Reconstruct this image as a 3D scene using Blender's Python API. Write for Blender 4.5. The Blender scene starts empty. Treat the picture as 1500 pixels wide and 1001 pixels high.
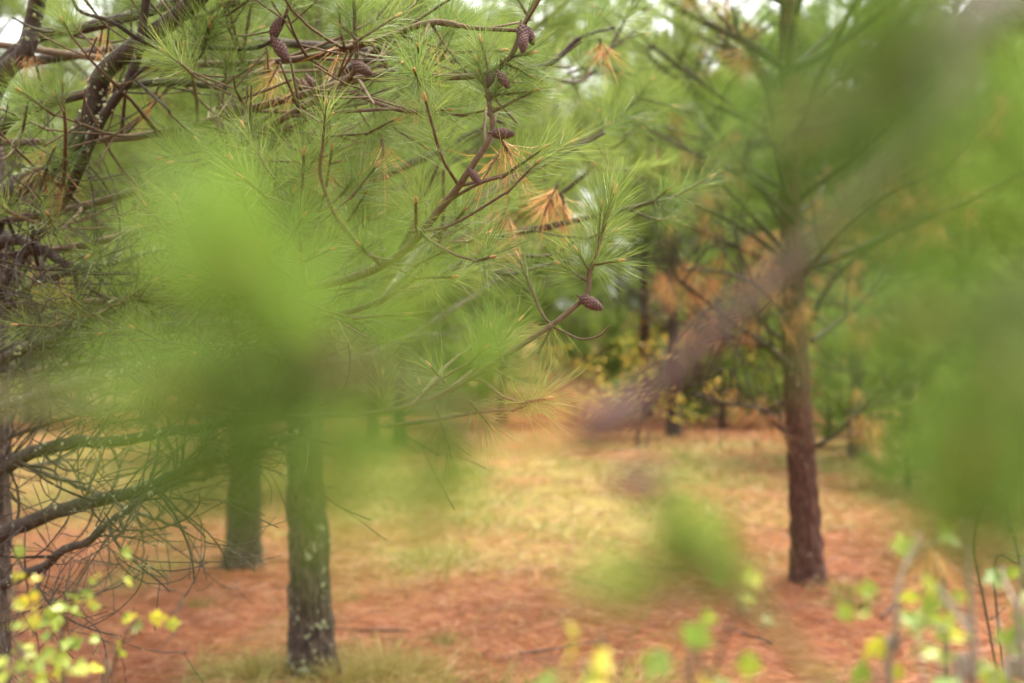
import bpy, math, random
import numpy as np
from mathutils import Vector, Matrix, noise as mnoise

# ------------------------------------------------------------------ camera, world, light, exposure
SC = bpy.context.scene
COL = SC.collection
EYE = 1.6
F = 2083.0            # focal length in photo pixels (1500 wide)
HOR = 520.0           # horizon row in the photo
cam = bpy.data.cameras.new('camera')
cam.lens = 50.0; cam.sensor_width = 36.0
cam.clip_start = 0.02; cam.clip_end = 2000.0
cam.dof.use_dof = True
cam.dof.focus_distance = 3.0
cam.dof.aperture_fstop = 2.7
cam.dof.aperture_blades = 0
camo = bpy.data.objects.new('camera', cam); COL.objects.link(camo)
camo.location = (0, 0, EYE)
camo.rotation_euler = (math.radians(90.0) + math.atan((HOR - 500.5) / F), 0, 0)
SC.camera = camo

SUN_EL, SUN_AZ = 72.0, 50.0     # degrees; azimuth from +Y towards +X
w = bpy.data.worlds.new('World'); SC.world = w; w.use_nodes = True
nt = w.node_tree; nt.nodes.clear()
sky = nt.nodes.new('ShaderNodeTexSky'); sky.sky_type = 'NISHITA'; sky.sun_disc = False
sky.sun_elevation = math.radians(SUN_EL); sky.sun_rotation = math.radians(SUN_AZ)
sky.air_density = 1.0; sky.dust_density = 5.0; sky.ozone_density = 1.0
hs = nt.nodes.new('ShaderNodeHueSaturation'); hs.inputs['Saturation'].default_value = 0.02
hs.inputs['Value'].default_value = 1.0
bg = nt.nodes.new('ShaderNodeBackground'); bg.inputs['Strength'].default_value = 0.15
wo = nt.nodes.new('ShaderNodeOutputWorld')
nt.links.new(sky.outputs[0], hs.inputs['Color']); nt.links.new(hs.outputs[0], bg.inputs['Color'])
nt.links.new(bg.outputs[0], wo.inputs['Surface'])
sl = bpy.data.lights.new('sun', 'SUN'); sl.energy = 1.5; sl.angle = math.radians(35); sl.color = (1.0, 0.89, 0.70)
so = bpy.data.objects.new('sun', sl); COL.objects.link(so)
_d = Vector((math.sin(math.radians(SUN_AZ)) * math.cos(math.radians(SUN_EL)),
             math.cos(math.radians(SUN_AZ)) * math.cos(math.radians(SUN_EL)), math.sin(math.radians(SUN_EL))))
so.rotation_euler = _d.to_track_quat('Z', 'Y').to_euler()
so.location = (0, 0, 20)
SC.view_settings.view_transform = 'Standard'; SC.view_settings.look = 'None'
SC.view_settings.gamma = 1.0; SC.view_settings.use_curve_mapping = False
SC.view_settings.exposure = 2.65
SC.render.engine = 'CYCLES'
cy = SC.cycles
cy.use_denoising = True
try:
    cy.denoiser = 'OPENIMAGEDENOISE'; cy.denoising_input_passes = 'RGB_ALBEDO_NORMAL'; cy.denoising_prefilter = 'ACCURATE'
except Exception:
    pass
cy.max_bounces = 5; cy.diffuse_bounces = 3; cy.glossy_bounces = 2; cy.transmission_bounces = 4; cy.transparent_max_bounces = 4
cy.use_adaptive_sampling = False
cy.caustics_reflective = False; cy.caustics_refractive = False

# ------------------------------------------------------------------ helpers
def P(px, py, z):
    """world point at depth z that the photo shows at px, py"""
    return np.array(((px - 750.0) / F * z, z, EYE + (HOR - py) / F * z))

def nrm(v):
    v = np.asarray(v, float)
    return v / max(1e-9, np.linalg.norm(v))

def gh(x, y):
    """ground height"""
    mound = 0.0
    for mx_, my_, mh in ((-1.006, 7.15, .03), (-1.967, 10.4, .06), (2.045, 9.86, .08)):
        dd = (x - mx_) ** 2 + (y - my_) ** 2
        if dd < 2.0: mound += mh * math.exp(-dd / .16)
    if 5 < y < 30: mound += 0.03 * mnoise.noise((x * 1.5, y * 1.3, 8.8))
    return mound + 0.035 * mnoise.noise((x * 0.5, y * 0.5, 3.1)) + 0.05 * mnoise.noise((x * 0.17, y * 0.17, 7.7)) + \
        max(0.0, y - 16.0) * 0.012 + max(0.0, min(y, 120.0) - 34.0) * 0.05

class MB:
    """collects vertices, triangles and quads of one mesh"""
    def __init__(s):
        s.v = []; s.t = []; s.q = []; s.tm = []; s.qm = []; s.a = []; s.n = 0
    def add(s, v, tris=None, quads=None, tint=0.5, mat=0):
        v = np.asarray(v, float).reshape(-1, 3)
        s.v.append(v)
        s.a.append(np.broadcast_to(np.asarray(tint, float), (len(v),)).copy())
        if tris is not None and len(tris):
            t = np.asarray(tris, np.int64).reshape(-1, 3) + s.n; s.t.append(t); s.tm.append(np.full(len(t), mat))
        if quads is not None and len(quads):
            q = np.asarray(quads, np.int64).reshape(-1, 4) + s.n; s.q.append(q); s.qm.append(np.full(len(q), mat))
        s.n += len(v)
    def mesh(s, name, mats, smooth=True):
        me = bpy.data.meshes.new(name)
        V = np.concatenate(s.v) if s.v else np.zeros((0, 3))
        T = np.concatenate(s.t) if s.t else np.zeros((0, 3), np.int64)
        Q = np.concatenate(s.q) if s.q else np.zeros((0, 4), np.int64)
        me.vertices.add(len(V)); me.vertices.foreach_set('co', V.astype(np.float32).ravel())
        me.loops.add(T.size + Q.size)
        me.loops.foreach_set('vertex_index', np.concatenate([T.ravel(), Q.ravel()]).astype(np.int32))
        me.polygons.add(len(T) + len(Q))
        ls = np.concatenate([np.arange(len(T)) * 3, T.size + np.arange(len(Q)) * 4])
        me.polygons.foreach_set('loop_start', ls.astype(np.int32))
        mi = np.concatenate((s.tm or [np.zeros(0)]) + (s.qm or [np.zeros(0)]))
        me.polygons.foreach_set('material_index', mi.astype(np.int32))
        me.polygons.foreach_set('use_smooth', np.full(len(T) + len(Q), smooth))
        at = me.attributes.new('tint', 'FLOAT', 'POINT')
        at.data.foreach_set('value', np.concatenate(s.a).astype(np.float32) if s.a else np.zeros(0, np.float32))
        for m in mats: me.materials.append(m)
        me.update(calc_edges=True)
        return me
    def obj(s, name, mats, parent=None, smooth=True):
        if not isinstance(mats, (list, tuple)): mats = [mats]
        return link(name, s.mesh(name, mats, smooth), parent)

def link(name, me, parent=None):
    o = bpy.data.objects.new(name, me); COL.objects.link(o)
    if parent is not None: o.parent = parent
    return o

def empty(name, loc, label, cat, group=None):
    o = bpy.data.objects.new(name, None); COL.objects.link(o); o.location = loc; o.empty_display_size = 0.1
    o['label'] = label; o['category'] = cat
    if group: o['group'] = group
    return o

def spline(pts, n):
    """Catmull-Rom through control points, n samples"""
    p = np.asarray(pts, float)
    if len(p) == 2:
        t = np.linspace(0, 1, n)[:, None]; return p[0] * (1 - t) + p[1] * t
    e = np.vstack([2 * p[0] - p[1], p, 2 * p[-1] - p[-2]])
    u = np.linspace(0, len(p) - 1, n); i = np.minimum(u.astype(int), len(p) - 2); f = (u - i)[:, None]
    a, b, c, d = e[i], e[i + 1], e[i + 2], e[i + 3]
    return 0.5 * (2 * b + (c - a) * f + (2 * a - 5 * b + 4 * c - d) * f ** 2 + (3 * b - a - 3 * c + d) * f ** 3)

def tube(mb, pts, rad, sides=6, tint=0.5, mat=0, cap=True):
    pts = np.asarray(pts, float); n = len(pts)
    rad = np.broadcast_to(np.asarray(rad, float), (n,))
    tg = np.gradient(pts, axis=0); tg /= np.maximum(1e-9, np.linalg.norm(tg, axis=1))[:, None]
    u = np.cross(tg[0], (0.31, 0.2, 0.93))
    if np.linalg.norm(u) < 1e-3: u = np.cross(tg[0], (1, 0, 0))
    u = nrm(u); ang = np.arange(sides) * 2 * math.pi / sides
    V = np.empty((n, sides, 3))
    for k in range(n):
        u = nrm(u - tg[k] * np.dot(u, tg[k])); v = np.cross(tg[k], u)
        V[k] = pts[k] + rad[k] * (np.cos(ang)[:, None] * u + np.sin(ang)[:, None] * v)
    i = np.arange(n - 1)[:, None] * sides; j = np.arange(sides)[None]; j2 = (j + 1) % sides
    Q = np.stack([i + j, i + j2, i + sides + j2, i + sides + j], -1).reshape(-1, 4)
    if cap:
        V = np.vstack([V.reshape(-1, 3), pts[-1] + tg[-1] * rad[-1] * 0.8]); b = (n - 1) * sides
        T = np.stack([b + np.arange(sides), b + (np.arange(sides) + 1) % sides, np.full(sides, n * sides)], -1)
        mb.add(V, T, Q, tint, mat)
    else:
        mb.add(V, None, Q, tint, mat)

def frame(d, rng=None):
    d = nrm(d); u = np.cross(d, (0.13, 0.21, 0.97))
    if np.linalg.norm(u) < 1e-3: u = np.cross(d, (1, 0, 0))
    u = nrm(u); v = np.cross(d, u)
    if rng is not None:
        a = rng.uniform(0, 2 * math.pi); u, v = math.cos(a) * u + math.sin(a) * v, -math.sin(a) * u + math.cos(a) * v
    return np.stack([u, v, d], 1)      # columns

def ribbons(mb, base, d, L, wd, bend, rng, tint, mat=0):
    """many thin curved blades: base (n,3), direction (n,3), length, width, bend vector (n,3)"""
    n = len(base)
    L = np.broadcast_to(L, (n,))[:, None]; wd = np.broadcast_to(wd, (n,))[:, None]
    r = rng.normal(size=(n, 3)); s = np.cross(d, r); s /= np.maximum(1e-6, np.linalg.norm(s, axis=1))[:, None]
    m = base + d * L * 0.52 + bend * 0.27; t = base + d * L * 0.98 + bend
    V = np.stack([base - s * wd * .4, base + s * wd * .4, m - s * wd * .5, m + s * wd * .5, t], 1).reshape(-1, 3)
    o = np.arange(n)[:, None] * 5
    mb.add(V, o + np.array([[2, 3, 4]]), o + np.array([[0, 1, 3, 2]]), np.repeat(np.broadcast_to(tint, (n,)), 5), mat)

# ------------------------------------------------------------------ materials
def mat_new(name):
    m = bpy.data.materials.new(name); m.use_nodes = True; t = m.node_tree; t.nodes.clear()
    return m, t, t.nodes.new('ShaderNodeOutputMaterial')
def N(t, typ, **k):
    n = t.nodes.new(typ)
    for a, b in k.items(): setattr(n, a, b)
    return n
def ramp(t, fac, stops):
    r = N(t, 'ShaderNodeValToRGB'); e = r.color_ramp.elements
    e[0].position, e[0].color = stops[0][0], (*stops[0][1], 1); e[1].position, e[1].color = stops[-1][0], (*stops[-1][1], 1)
    for p, c in stops[1:-1]:
        x = e.new(p); x.color = (*c, 1)
    t.links.new(fac, r.inputs[0]); return r.outputs[0]
def tint_sum(t, obj_amt=0.0, noise_amt=0.0, noise_scale=3.0):
    """tint attribute, plus per-object random, plus world-sized noise"""
    a = N(t, 'ShaderNodeAttribute', attribute_name='tint').outputs['Fac']
    def madd(x, v, amt):
        s = N(t, 'ShaderNodeMath', operation='SUBTRACT'); t.links.new(v, s.inputs[0]); s.inputs[1].default_value = 0.5
        m = N(t, 'ShaderNodeMath', operation='MULTIPLY_ADD'); t.links.new(s.outputs[0], m.inputs[0]); m.inputs[1].default_value = amt
        t.links.new(x, m.inputs[2]); return m.outputs[0]
    if obj_amt: a = madd(a, N(t, 'ShaderNodeObjectInfo').outputs['Random'], obj_amt)
    if noise_amt:
        g = N(t, 'ShaderNodeNewGeometry'); n = N(t, 'ShaderNodeTexNoise'); n.inputs['Scale'].default_value = noise_scale
        n.inputs['Detail'].default_value = 3.0
        t.links.new(g.outputs['Position'], n.inputs['Vector']); a = madd(a, n.outputs[0], noise_amt)
    return a
def leafy(name, stops, trans=0.4, rough=0.45, obj_amt=0.0, noise_amt=0.0, noise_scale=3.0, spec=0.4):
    m, t, o = mat_new(name)
    c = ramp(t, tint_sum(t, obj_amt, noise_amt, noise_scale), stops)
    b = N(t, 'ShaderNodeBsdfPrincipled'); b.inputs['Roughness'].default_value = rough
    b.inputs['Specular IOR Level'].default_value = spec
    t.links.new(c, b.inputs['Base Color'])
    tr = N(t, 'ShaderNodeBsdfTranslucent'); t.links.new(c, tr.inputs['Color'])
    mx = N(t, 'ShaderNodeMixShader'); mx.inputs[0].default_value = trans
    t.links.new(b.outputs[0], mx.inputs[1]); t.links.new(tr.outputs[0], mx.inputs[2]); t.links.new(mx.outputs[0], o.inputs[0])
    return m
def barky(name, stops, scale=30.0, stretch=0.35, bump=0.6, lichen=0.0, lcol=(0.42, 0.45, 0.30), lscale=22.0, rough=0.85):
    m, t, o = mat_new(name)
    g = N(t, 'ShaderNodeTexCoord'); mp = N(t, 'ShaderNodeMapping'); mp.inputs['Scale'].default_value = (1, 1, stretch)
    t.links.new(g.outputs['Object'], mp.inputs[0])
    n1 = N(t, 'ShaderNodeTexNoise'); n1.inputs['Scale'].default_value = scale; n1.inputs['Detail'].default_value = 6; n1.inputs['Roughness'].default_value = 0.7
    t.links.new(mp.outputs[0], n1.inputs['Vector'])
    c = ramp(t, n1.outputs[0], stops)
    if lichen > 0:
        n2 = N(t, 'ShaderNodeTexNoise'); n2.inputs['Scale'].default_value = lscale; n2.inputs['Detail'].default_value = 5; n2.inputs['Roughness'].default_value = 0.75
        t.links.new(g.outputs['Object'], n2.inputs['Vector'])
        mr = N(t, 'ShaderNodeMapRange'); mr.inputs[1].default_value = 0.66 - lichen * 0.2; mr.inputs[2].default_value = 0.72 - lichen * 0.2
        t.links.new(n2.outputs[0], mr.inputs[0])
        mx = N(t, 'ShaderNodeMix', data_type='RGBA'); t.links.new(mr.outputs[0], mx.inputs[0]); t.links.new(c, mx.inputs[6])
        mx.inputs[7].default_value = (*lcol, 1); c = mx.outputs[2]
    b = N(t, 'ShaderNodeBsdfPrincipled'); b.inputs['Roughness'].default_value = rough; b.inputs['Specular IOR Level'].default_value = 0.25
    t.links.new(c, b.inputs['Base Color'])
    bp = N(t, 'ShaderNodeBump'); bp.inputs['Strength'].default_value = bump; bp.inputs['Distance'].default_value = 0.01
    t.links.new(n1.outputs[0], bp.inputs['Height']); t.links.new(bp.outputs[0], b.inputs['Normal'])
    t.links.new(b.outputs[0], o.inputs[0]); return m

M = {}
GREEN = [(0.0, (0.060, 0.100, 0.018)), (0.45, (0.125, 0.180, 0.030)), (0.8, (0.195, 0.245, 0.045)), (1.0, (0.29, 0.27, 0.06))]
M['needle'] = leafy('needle', [(0.0, (0.050, 0.095, 0.025)), (0.45, (0.122, 0.182, 0.036)), (0.8, (0.195, 0.25, 0.055)), (1.0, (0.28, 0.27, 0.06))], 0.46, 0.42, obj_amt=0.3, spec=0.3)
M['needle_far'] = leafy('needle_far', [(0.0, (0.09, 0.135, 0.026)), (0.5, (0.170, 0.24, 0.046)), (1.0, (0.28, 0.33, 0.08))], 0.52, 0.55, spec=0.15, obj_amt=0.2, noise_amt=0.6, noise_scale=0.8)
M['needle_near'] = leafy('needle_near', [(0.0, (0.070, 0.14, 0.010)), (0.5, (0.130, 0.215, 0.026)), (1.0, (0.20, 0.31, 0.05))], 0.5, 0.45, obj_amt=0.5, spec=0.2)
M['needle_shaded'] = leafy('needle_shaded', [(0.0, (0.035, 0.075, 0.004)), (0.5, (0.066, 0.128, 0.008)), (1.0, (0.13, 0.20, 0.025))], 0.42, 0.45, obj_amt=0.5, spec=0.2)  # darker copy of the near needles: self-shading of dense cores painted into the colour
M['needle_dead'] = leafy('needle_dead', [(0.0, (0.24, 0.09, 0.035)), (0.4, (0.46, 0.20, 0.075)), (0.7, (0.52, 0.27, 0.09)), (1.0, (0.46, 0.33, 0.10))], 0.35, 0.5, obj_amt=0.8)
M['litter'] = leafy('litter', [(0.0, (0.085, 0.030, 0.015)), (0.35, (0.155, 0.050, 0.020)), (0.7, (0.25, 0.092, 0.036)), (1.0, (0.38, 0.19, 0.085))], 0.15, 0.55, noise_amt=0.9, noise_scale=2.2)
M['grass'] = leafy('grass', [(0.0, (0.075, 0.11, 0.016)), (0.3, (0.15, 0.165, 0.026)), (0.6, (0.225, 0.19, 0.044)), (1.0, (0.34, 0.255, 0.09))], 0.35, 0.55, noise_amt=0.9, noise_scale=1.3)
M['leaf'] = leafy('leaf', [(0.0, (0.10, 0.17, 0.03)), (0.5, (0.21, 0.27, 0.03)), (0.85, (0.38, 0.34, 0.03)), (1.0, (0.46, 0.27, 0.03))], 0.42, 0.4, obj_amt=0.75)
M['leaf_yellow'] = leafy('leaf_yellow', [(0.0, (0.32, 0.36, 0.06)), (0.5, (0.55, 0.42, 0.05)), (1.0, (0.62, 0.34, 0.06))], 0.45, 0.5)
M['bark'] = barky('bark', [(0.3, (0.014, 0.010, 0.009)), (0.5, (0.042, 0.027, 0.020)), (0.72, (0.14, 0.095, 0.070))], 45, 0.3, 1.0, 0.14, (0.20, 0.21, 0.12), 34)
M['bark_red'] = barky('bark_red', [(0.3, (0.022, 0.010, 0.008)), (0.5, (0.065, 0.027, 0.018)), (0.72, (0.14, 0.062, 0.042))], 40, 0.3, 0.8, 0.06)
M['limb'] = barky('limb', [(0.3, (0.020, 0.015, 0.012)), (0.55, (0.048, 0.034, 0.026)), (0.75, (0.095, 0.072, 0.055))], 60, 0.6, 0.6, 0.22, (0.24, 0.26, 0.15), 30)
M['limb_far'] = barky('limb_far', [(0.3, (0.04, 0.03, 0.023)), (0.7, (0.10, 0.078, 0.06))], 30, 0.6, 0.3, 0.2)
M['twig'] = barky('twig', [(0.3, (0.055, 0.036, 0.022)), (0.7, (0.13, 0.085, 0.05))], 90, 1.0, 0.4)
M['twig_purple'] = barky('twig_purple', [(0.3, (0.042, 0.022, 0.018)), (0.7, (0.085, 0.046, 0.038))], 90, 1.0, 0.4)
M['stem_grey'] = barky('stem_grey', [(0.3, (0.12, 0.095, 0.07)), (0.7, (0.23, 0.19, 0.145))], 40, 0.5, 0.4)
M['shoot'] = barky('shoot', [(0.3, (0.10, 0.115, 0.03)), (0.7, (0.19, 0.19, 0.06))], 90, 1.0, 0.3)
M['cone'] = barky('cone', [(0.3, (0.050, 0.026, 0.022)), (0.6, (0.105, 0.056, 0.047)), (0.8, (0.20, 0.125, 0.10))], 160, 1.0, 0.3, rough=0.7)
M['bud'] = barky('bud', [(0.3, (0.28, 0.14, 0.06)), (0.7, (0.45, 0.26, 0.12))], 200, 1.0, 0.3)
M['lichen'] = barky('lichen', [(0.3, (0.20, 0.22, 0.12)), (0.7, (0.36, 0.37, 0.22))], 120, 1.0, 0.6)

# ------------------------------------------------------------------ the ground
def sig(v): return 1 / (1 + math.exp(-max(-30.0, min(30.0, v))))
def grass_mask(x, y):
    px = 750 + x / y * F
    n = mnoise.noise((x * 0.45, y * 0.33, 1.7)) * 0.5 + mnoise.noise((x * 1.3, y * 1.0, 9.2)) * 0.35
    edge = 13.0 if px < 560 else (10.8 if px < 1050 else 14.6)
    g = sig((y - edge) / 1.1 + n * 2.6)
    if y > 21: g *= max(sig(-(y - 26 + n * 5) / 1.2), 0.75 * sig((y - 33 + n * 4) / 1.5))     # brown litter under the far trees
    pn = mnoise.noise((x * 0.8, y * 0.55, 12.4)) + 0.6 * mnoise.noise((x * 2.1, y * 1.5, 3.3))
    g *= 0.35 + 0.65 * sig(pn * 6 + 0.9)              # litter shows through in patches
    # a few tufts in the near litter
    if y < edge: g = max(g, 0.55 * max(0.0, mnoise.noise((x * 1.7, y * 1.2, 4.4)) - 0.12) * 2)
    if y < 8.0 and 280 < px < 660: g = max(g, 0.75 * min(1, (8.0 - y) / 0.8))
    return min(1.0, max(0.0, g))

ys = np.concatenate([np.linspace(-40, -2, 8), np.arange(-1, 5, 0.5), np.arange(5, 16, 0.14), np.arange(16, 34, 0.35), np.linspace(34, 70, 19), np.geomspace(75, 320, 10)])
xs_h = np.concatenate([np.arange(0, 5, 0.16), np.arange(5, 14, 0.4), np.geomspace(14.5, 320, 16)])
xs = np.concatenate([-xs_h[:0:-1], xs_h])
gm = MB(); gv = []; gt = []
for yy in ys:
    for xx in xs:
        bump = 0.02 * mnoise.noise((xx * 2.4, yy * 2.4, 0.3)) + 0.012 * mnoise.noise((xx * 6, yy * 6, 5.0)) if 4 < yy < 34 else 0
        gv.append((xx, yy, gh(xx, yy) + bump)); gt.append(grass_mask(xx, yy) if yy > 4 else 0.3)
nx = len(xs)
ii = (np.arange(len(ys) - 1)[:, None] * nx + np.arange(nx - 1)[None]).ravel()
gm.add(gv, None, np.stack([ii, ii + 1, ii + nx + 1, ii + nx], -1), gt)
m, t, o = mat_new('forest_floor')
g = N(t, 'ShaderNodeNewGeometry'); n1 = N(t, 'ShaderNodeTexNoise'); n1.inputs['Scale'].default_value = 9; n1.inputs['Detail'].default_value = 8; n1.inputs['Roughness'].default_value = .75
t.links.new(g.outputs['Position'], n1.inputs['Vector'])
c1 = ramp(t, n1.outputs[0], [(0.3, (0.075, 0.026, 0.012)), (0.5, (0.13, 0.044, 0.018)), (0.7, (0.22, 0.085, 0.036))])
c2 = ramp(t, n1.outputs[0], [(0.3, (0.075, 0.065, 0.018)), (0.5, (0.13, 0.10, 0.028)), (0.7, (0.21, 0.155, 0.052))])
at = N(t, 'ShaderNodeAttribute', attribute_name='tint'); mx = N(t, 'ShaderNodeMix', data_type='RGBA')
t.links.new(at.outputs['Fac'], mx.inputs[0]); t.links.new(c1, mx.inputs[6]); t.links.new(c2, mx.inputs[7])
b = N(t, 'ShaderNodeBsdfPrincipled'); b.inputs['Roughness'].default_value = 0.95; b.inputs['Specular IOR Level'].default_value = 0.1
bp = N(t, 'ShaderNodeBump'); bp.inputs['Strength'].default_value = 0.7; bp.inputs['Distance'].default_value = 0.03
t.links.new(n1.outputs[0], bp.inputs['Height']); t.links.new(bp.outputs[0], b.inputs['Normal'])
t.links.new(mx.outputs[2], b.inputs['Base Color']); t.links.new(b.outputs[0], o.inputs[0])
M['ground'] = m
go = gm.obj('ground', m); go['kind'] = 'structure'

# ------------------------------------------------------------------ pine building blocks
def tuft_mb(rng, n=110, shoot=0.09, L=(0.085, 0.125), wd=0.0013, spread=(62, 14), stem=True, sides=5, bud=True, droop=0.006, dead=False):
    """a shoot along +Z with needles all round: slot 0 needles, 1 twig, 2 bud"""
    mb = MB()
    k = np.arange(n); tt = (k + rng.uniform(0, 1, n)) / n
    az = k * 2.39996 + rng.normal(0, 0.3, n)
    an = np.radians(spread[0] + (spread[1] - spread[0]) * tt ** 1.1 + rng.normal(0, 9, n))
    d = np.stack([np.sin(an) * np.cos(az), np.sin(an) * np.sin(az), np.cos(an)], 1)
    base = np.stack([0.003 * np.cos(az), 0.003 * np.sin(az), tt * shoot], 1)
    Ln = rng.uniform(L[0], L[1], n)
    bend = rng.normal(0, droop, (n, 3)) + np.stack([np.zeros(n), np.zeros(n), np.full(n, 0.012)], 1) * (1 - tt)[:, None]
    ribbons(mb, base, d, Ln, wd, bend, rng, np.clip(0.45 + rng.normal(0, 0.17, n) + (rng.uniform(0, 1, n) < 0.03) * 0.5, 0, 1))
    if stem:
        tube(mb, spline([(0, 0, -0.01), (0, 0, shoot)], 3), [0.0042, 0.0036, 0.0032], sides, 0.5, 1, cap=False)
        if bud:
            tube(mb, [(0, 0, shoot - 0.002), (0, 0, shoot + 0.006), (0, 0, shoot + 0.014), (0, 0, shoot + 0.021)], [0.003, 0.0042, 0.003, 0.0008], 6, 0.5, 2)
    return mb

class Tufts:
    """templates as arrays, to be stamped many times into one mesh"""
    def __init__(s, seed, count, **k):
        rng = np.random.default_rng(seed); s.T = []
        for _ in range(count):
            b = tuft_mb(rng, stem=False, **k)
            s.T.append((np.concatenate(b.v), np.concatenate(b.t), np.concatenate(b.q), np.concatenate(b.a)))
    def stamp(s, mb, p, d, sc, rng, dt=0.0):
        V, T, Q, A = s.T[rng.integers(len(s.T))]
        R = frame(d, rng) * sc
        mb.add(V @ R.T + p, T, Q, np.clip(A + dt, 0, 1))

def walk(rng, p, d, L, n, up=0.0, wob=0.12, curl=None):
    """a wandering path"""
    p = np.array(p, float); d = nrm(d); out = [p.copy()]; st = L / n
    for _ in range(n):
        d = d + rng.normal(0, wob, 3) * math.sqrt(st * 4) + np.array((0, 0, up)) * st
        if curl is not None: d = d + np.cross(curl, d) * st
        d = nrm(d); p = p + d * st; out.append(p.copy())
    return np.array(out)

def side_dir(rng, tg, ang, flat=0.6):
    """a direction leaving tg at ang degrees, rather to the sides than up or down"""
    R = frame(tg); h = nrm(np.cross(tg, (0, 0, 1)) if abs(tg[2]) < 0.95 else R[:, 0]); v = np.cross(h, tg)
    a = rng.choice([0, math.pi]) + rng.normal(0, flat)
    q = math.cos(a) * h + math.sin(a) * v
    r = math.radians(ang)
    return math.cos(r) * nrm(tg) + math.sin(r) * q

def live_limb(rng, path, r0, r1, wood, tips, sides=6, start=0.3, node=0.22, side_len=0.5, depth=2, minl=0.10, twig_r=0.004):
    """woody limb along path with whorled side shoots; tips collects (point, direction)"""
    n = len(path); rad = np.linspace(r0, r1, n)
    tube(wood, path, rad, sides)
    seg = np.linalg.norm(np.diff(path, axis=0), axis=1); cum = np.concatenate([[0], np.cumsum(seg)]); tot = cum[-1]
    s = tot * start + rng.uniform(0, node)
    tips.append((path[-1], nrm(path[-1] - path[-2])))
    while s < tot * 0.97:
        i = min(n - 2, int(np.searchsorted(cum, s)) - 1); i = max(i, 0)
        f = (s - cum[i]) / max(1e-6, seg[i]); p = path[i] * (1 - f) + path[i + 1] * f
        tg = nrm(path[i + 1] - path[i]); rem = tot - s
        for _ in range(rng.integers(1, 4)):
            l = (0.10 + rem * side_len) * rng.uniform(0.55, 1.15)
            if l < minl: l = minl
            sub = walk(rng, p, side_dir(rng, tg, rng.uniform(40, 68)), l, max(3, int(l / 0.08)), up=0.9, wob=0.10)
            rr = min(rad[i] * 0.6, twig_r + l * 0.007)
            if depth > 1 and l > 0.26:
                live_limb(rng, sub, rr, twig_r * 0.8, wood, tips, max(4, sides - 1), 0.35, node * 0.8, side_len * 0.9, depth - 1, minl, twig_r)
            else:
                tube(wood, sub, np.linspace(rr, twig_r * 0.8, len(sub)), max(4, sides - 1))
                tips.append((sub[-1], nrm(sub[-1] - sub[-2])))
        s += node * rng.uniform(0.7, 1.3)

def dead_limb(rng, path, r0, r1, wood, sides=6, start=0.2, node=0.11, tw=(0.15, 0.6), depth=2, thin=0.0028, segs=0.05, curl=4.5):
    """bare limb with curling dead twigs"""
    n = len(path); rad = np.linspace(r0, r1, n); tube(wood, path, rad, sides)
    seg = np.linalg.norm(np.diff(path, axis=0), axis=1); cum = np.concatenate([[0], np.cumsum(seg)]); tot = cum[-1]
    s = tot * start
    while s < tot:
        i = max(0, min(n - 2, int(np.searchsorted(cum, s)) - 1)); f = (s - cum[i]) / max(1e-6, seg[i])
        p = path[i] * (1 - f) + path[i + 1] * f; tg = nrm(path[i + 1] - path[i])
        l = rng.uniform(*tw) * (1.0 if depth > 1 else 0.6)
        cu = nrm(rng.normal(0, 1, 3)) * rng.uniform(1.5, curl)
        sub = walk(rng, p, side_dir(rng, tg, rng.uniform(28, 75), 1.0), l, max(4, int(l / segs)), up=rng.uniform(-0.1, 1.8), wob=0.12, curl=cu)
        rr = min(rad[i] * 0.55, thin + l * 0.008)
        if depth > 1 and l > 0.22:
            dead_limb(rng, sub, rr, thin * 0.7, wood, max(4, sides - 1), 0.25, node * 1.1, tw, depth - 1, thin, segs, curl)
        else:
            tube(wood, sub, np.linspace(rr, thin * 0.6, len(sub)), 4)
        s += node * rng.uniform(0.5, 1.6)

def trunk_mb(H, r0, r1, lean=(0, 0), rings=120, sides=56, bark=0.012, seed=0, zlo=-0.15, plate=9.0, fine_to=1e9):
    """trunk with furrowed, plated bark as real relief"""
    mb = MB(); V = []; rng = np.random.default_rng(seed); ph = rng.uniform(0, 50)
    zs = np.linspace(0, 1, rings) ** 1.5 * (H - zlo) + zlo
    for z in zs:
        f = max(0, z) / H; r = r0 + (r1 - r0) * f ** 0.85 + 0.22 * r0 * math.exp(-max(z, 0) / 0.14)
        cx = lean[0] * z + 0.03 * math.sin(z * 0.9 + ph) * min(1, z); cyy = lean[1] * z + 0.03 * math.cos(z * 0.7 + ph) * min(1, max(z, 0))
        for k in range(sides):
            a = 2 * math.pi * k / sides; ca, sa = math.cos(a), math.sin(a)
            q = Vector((ca * r0 * plate * 2.6, sa * r0 * plate * 2.6, z * plate * 0.55 + ph))
            dd = mnoise.voronoi(q)[0]; fur = min(1.0, (dd[1] - dd[0]) * 2.2)
            rel = bark * (fur - 0.55) + bark * 0.5 * mnoise.noise(Vector((ca * r0 * 60, sa * r0 * 60, z * 22 + ph)))
            low = 0.05 * r0 * mnoise.noise(Vector((ca * 1.3, sa * 1.3, z * 1.1 + ph)))
            rr = r + (rel + low) * min(1, r / r0 + 0.1)
            V.append((cx + ca * rr, cyy + sa * rr, z))
    i = np.arange(rings - 1)[:, None] * sides; j = np.arange(sides)[None]; j2 = (j + 1) % sides
    mb.add(V, None, np.stack([i + j, i + j2, i + sides + j2, i + sides + j], -1).reshape(-1, 4), 0.5)
    return mb

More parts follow.
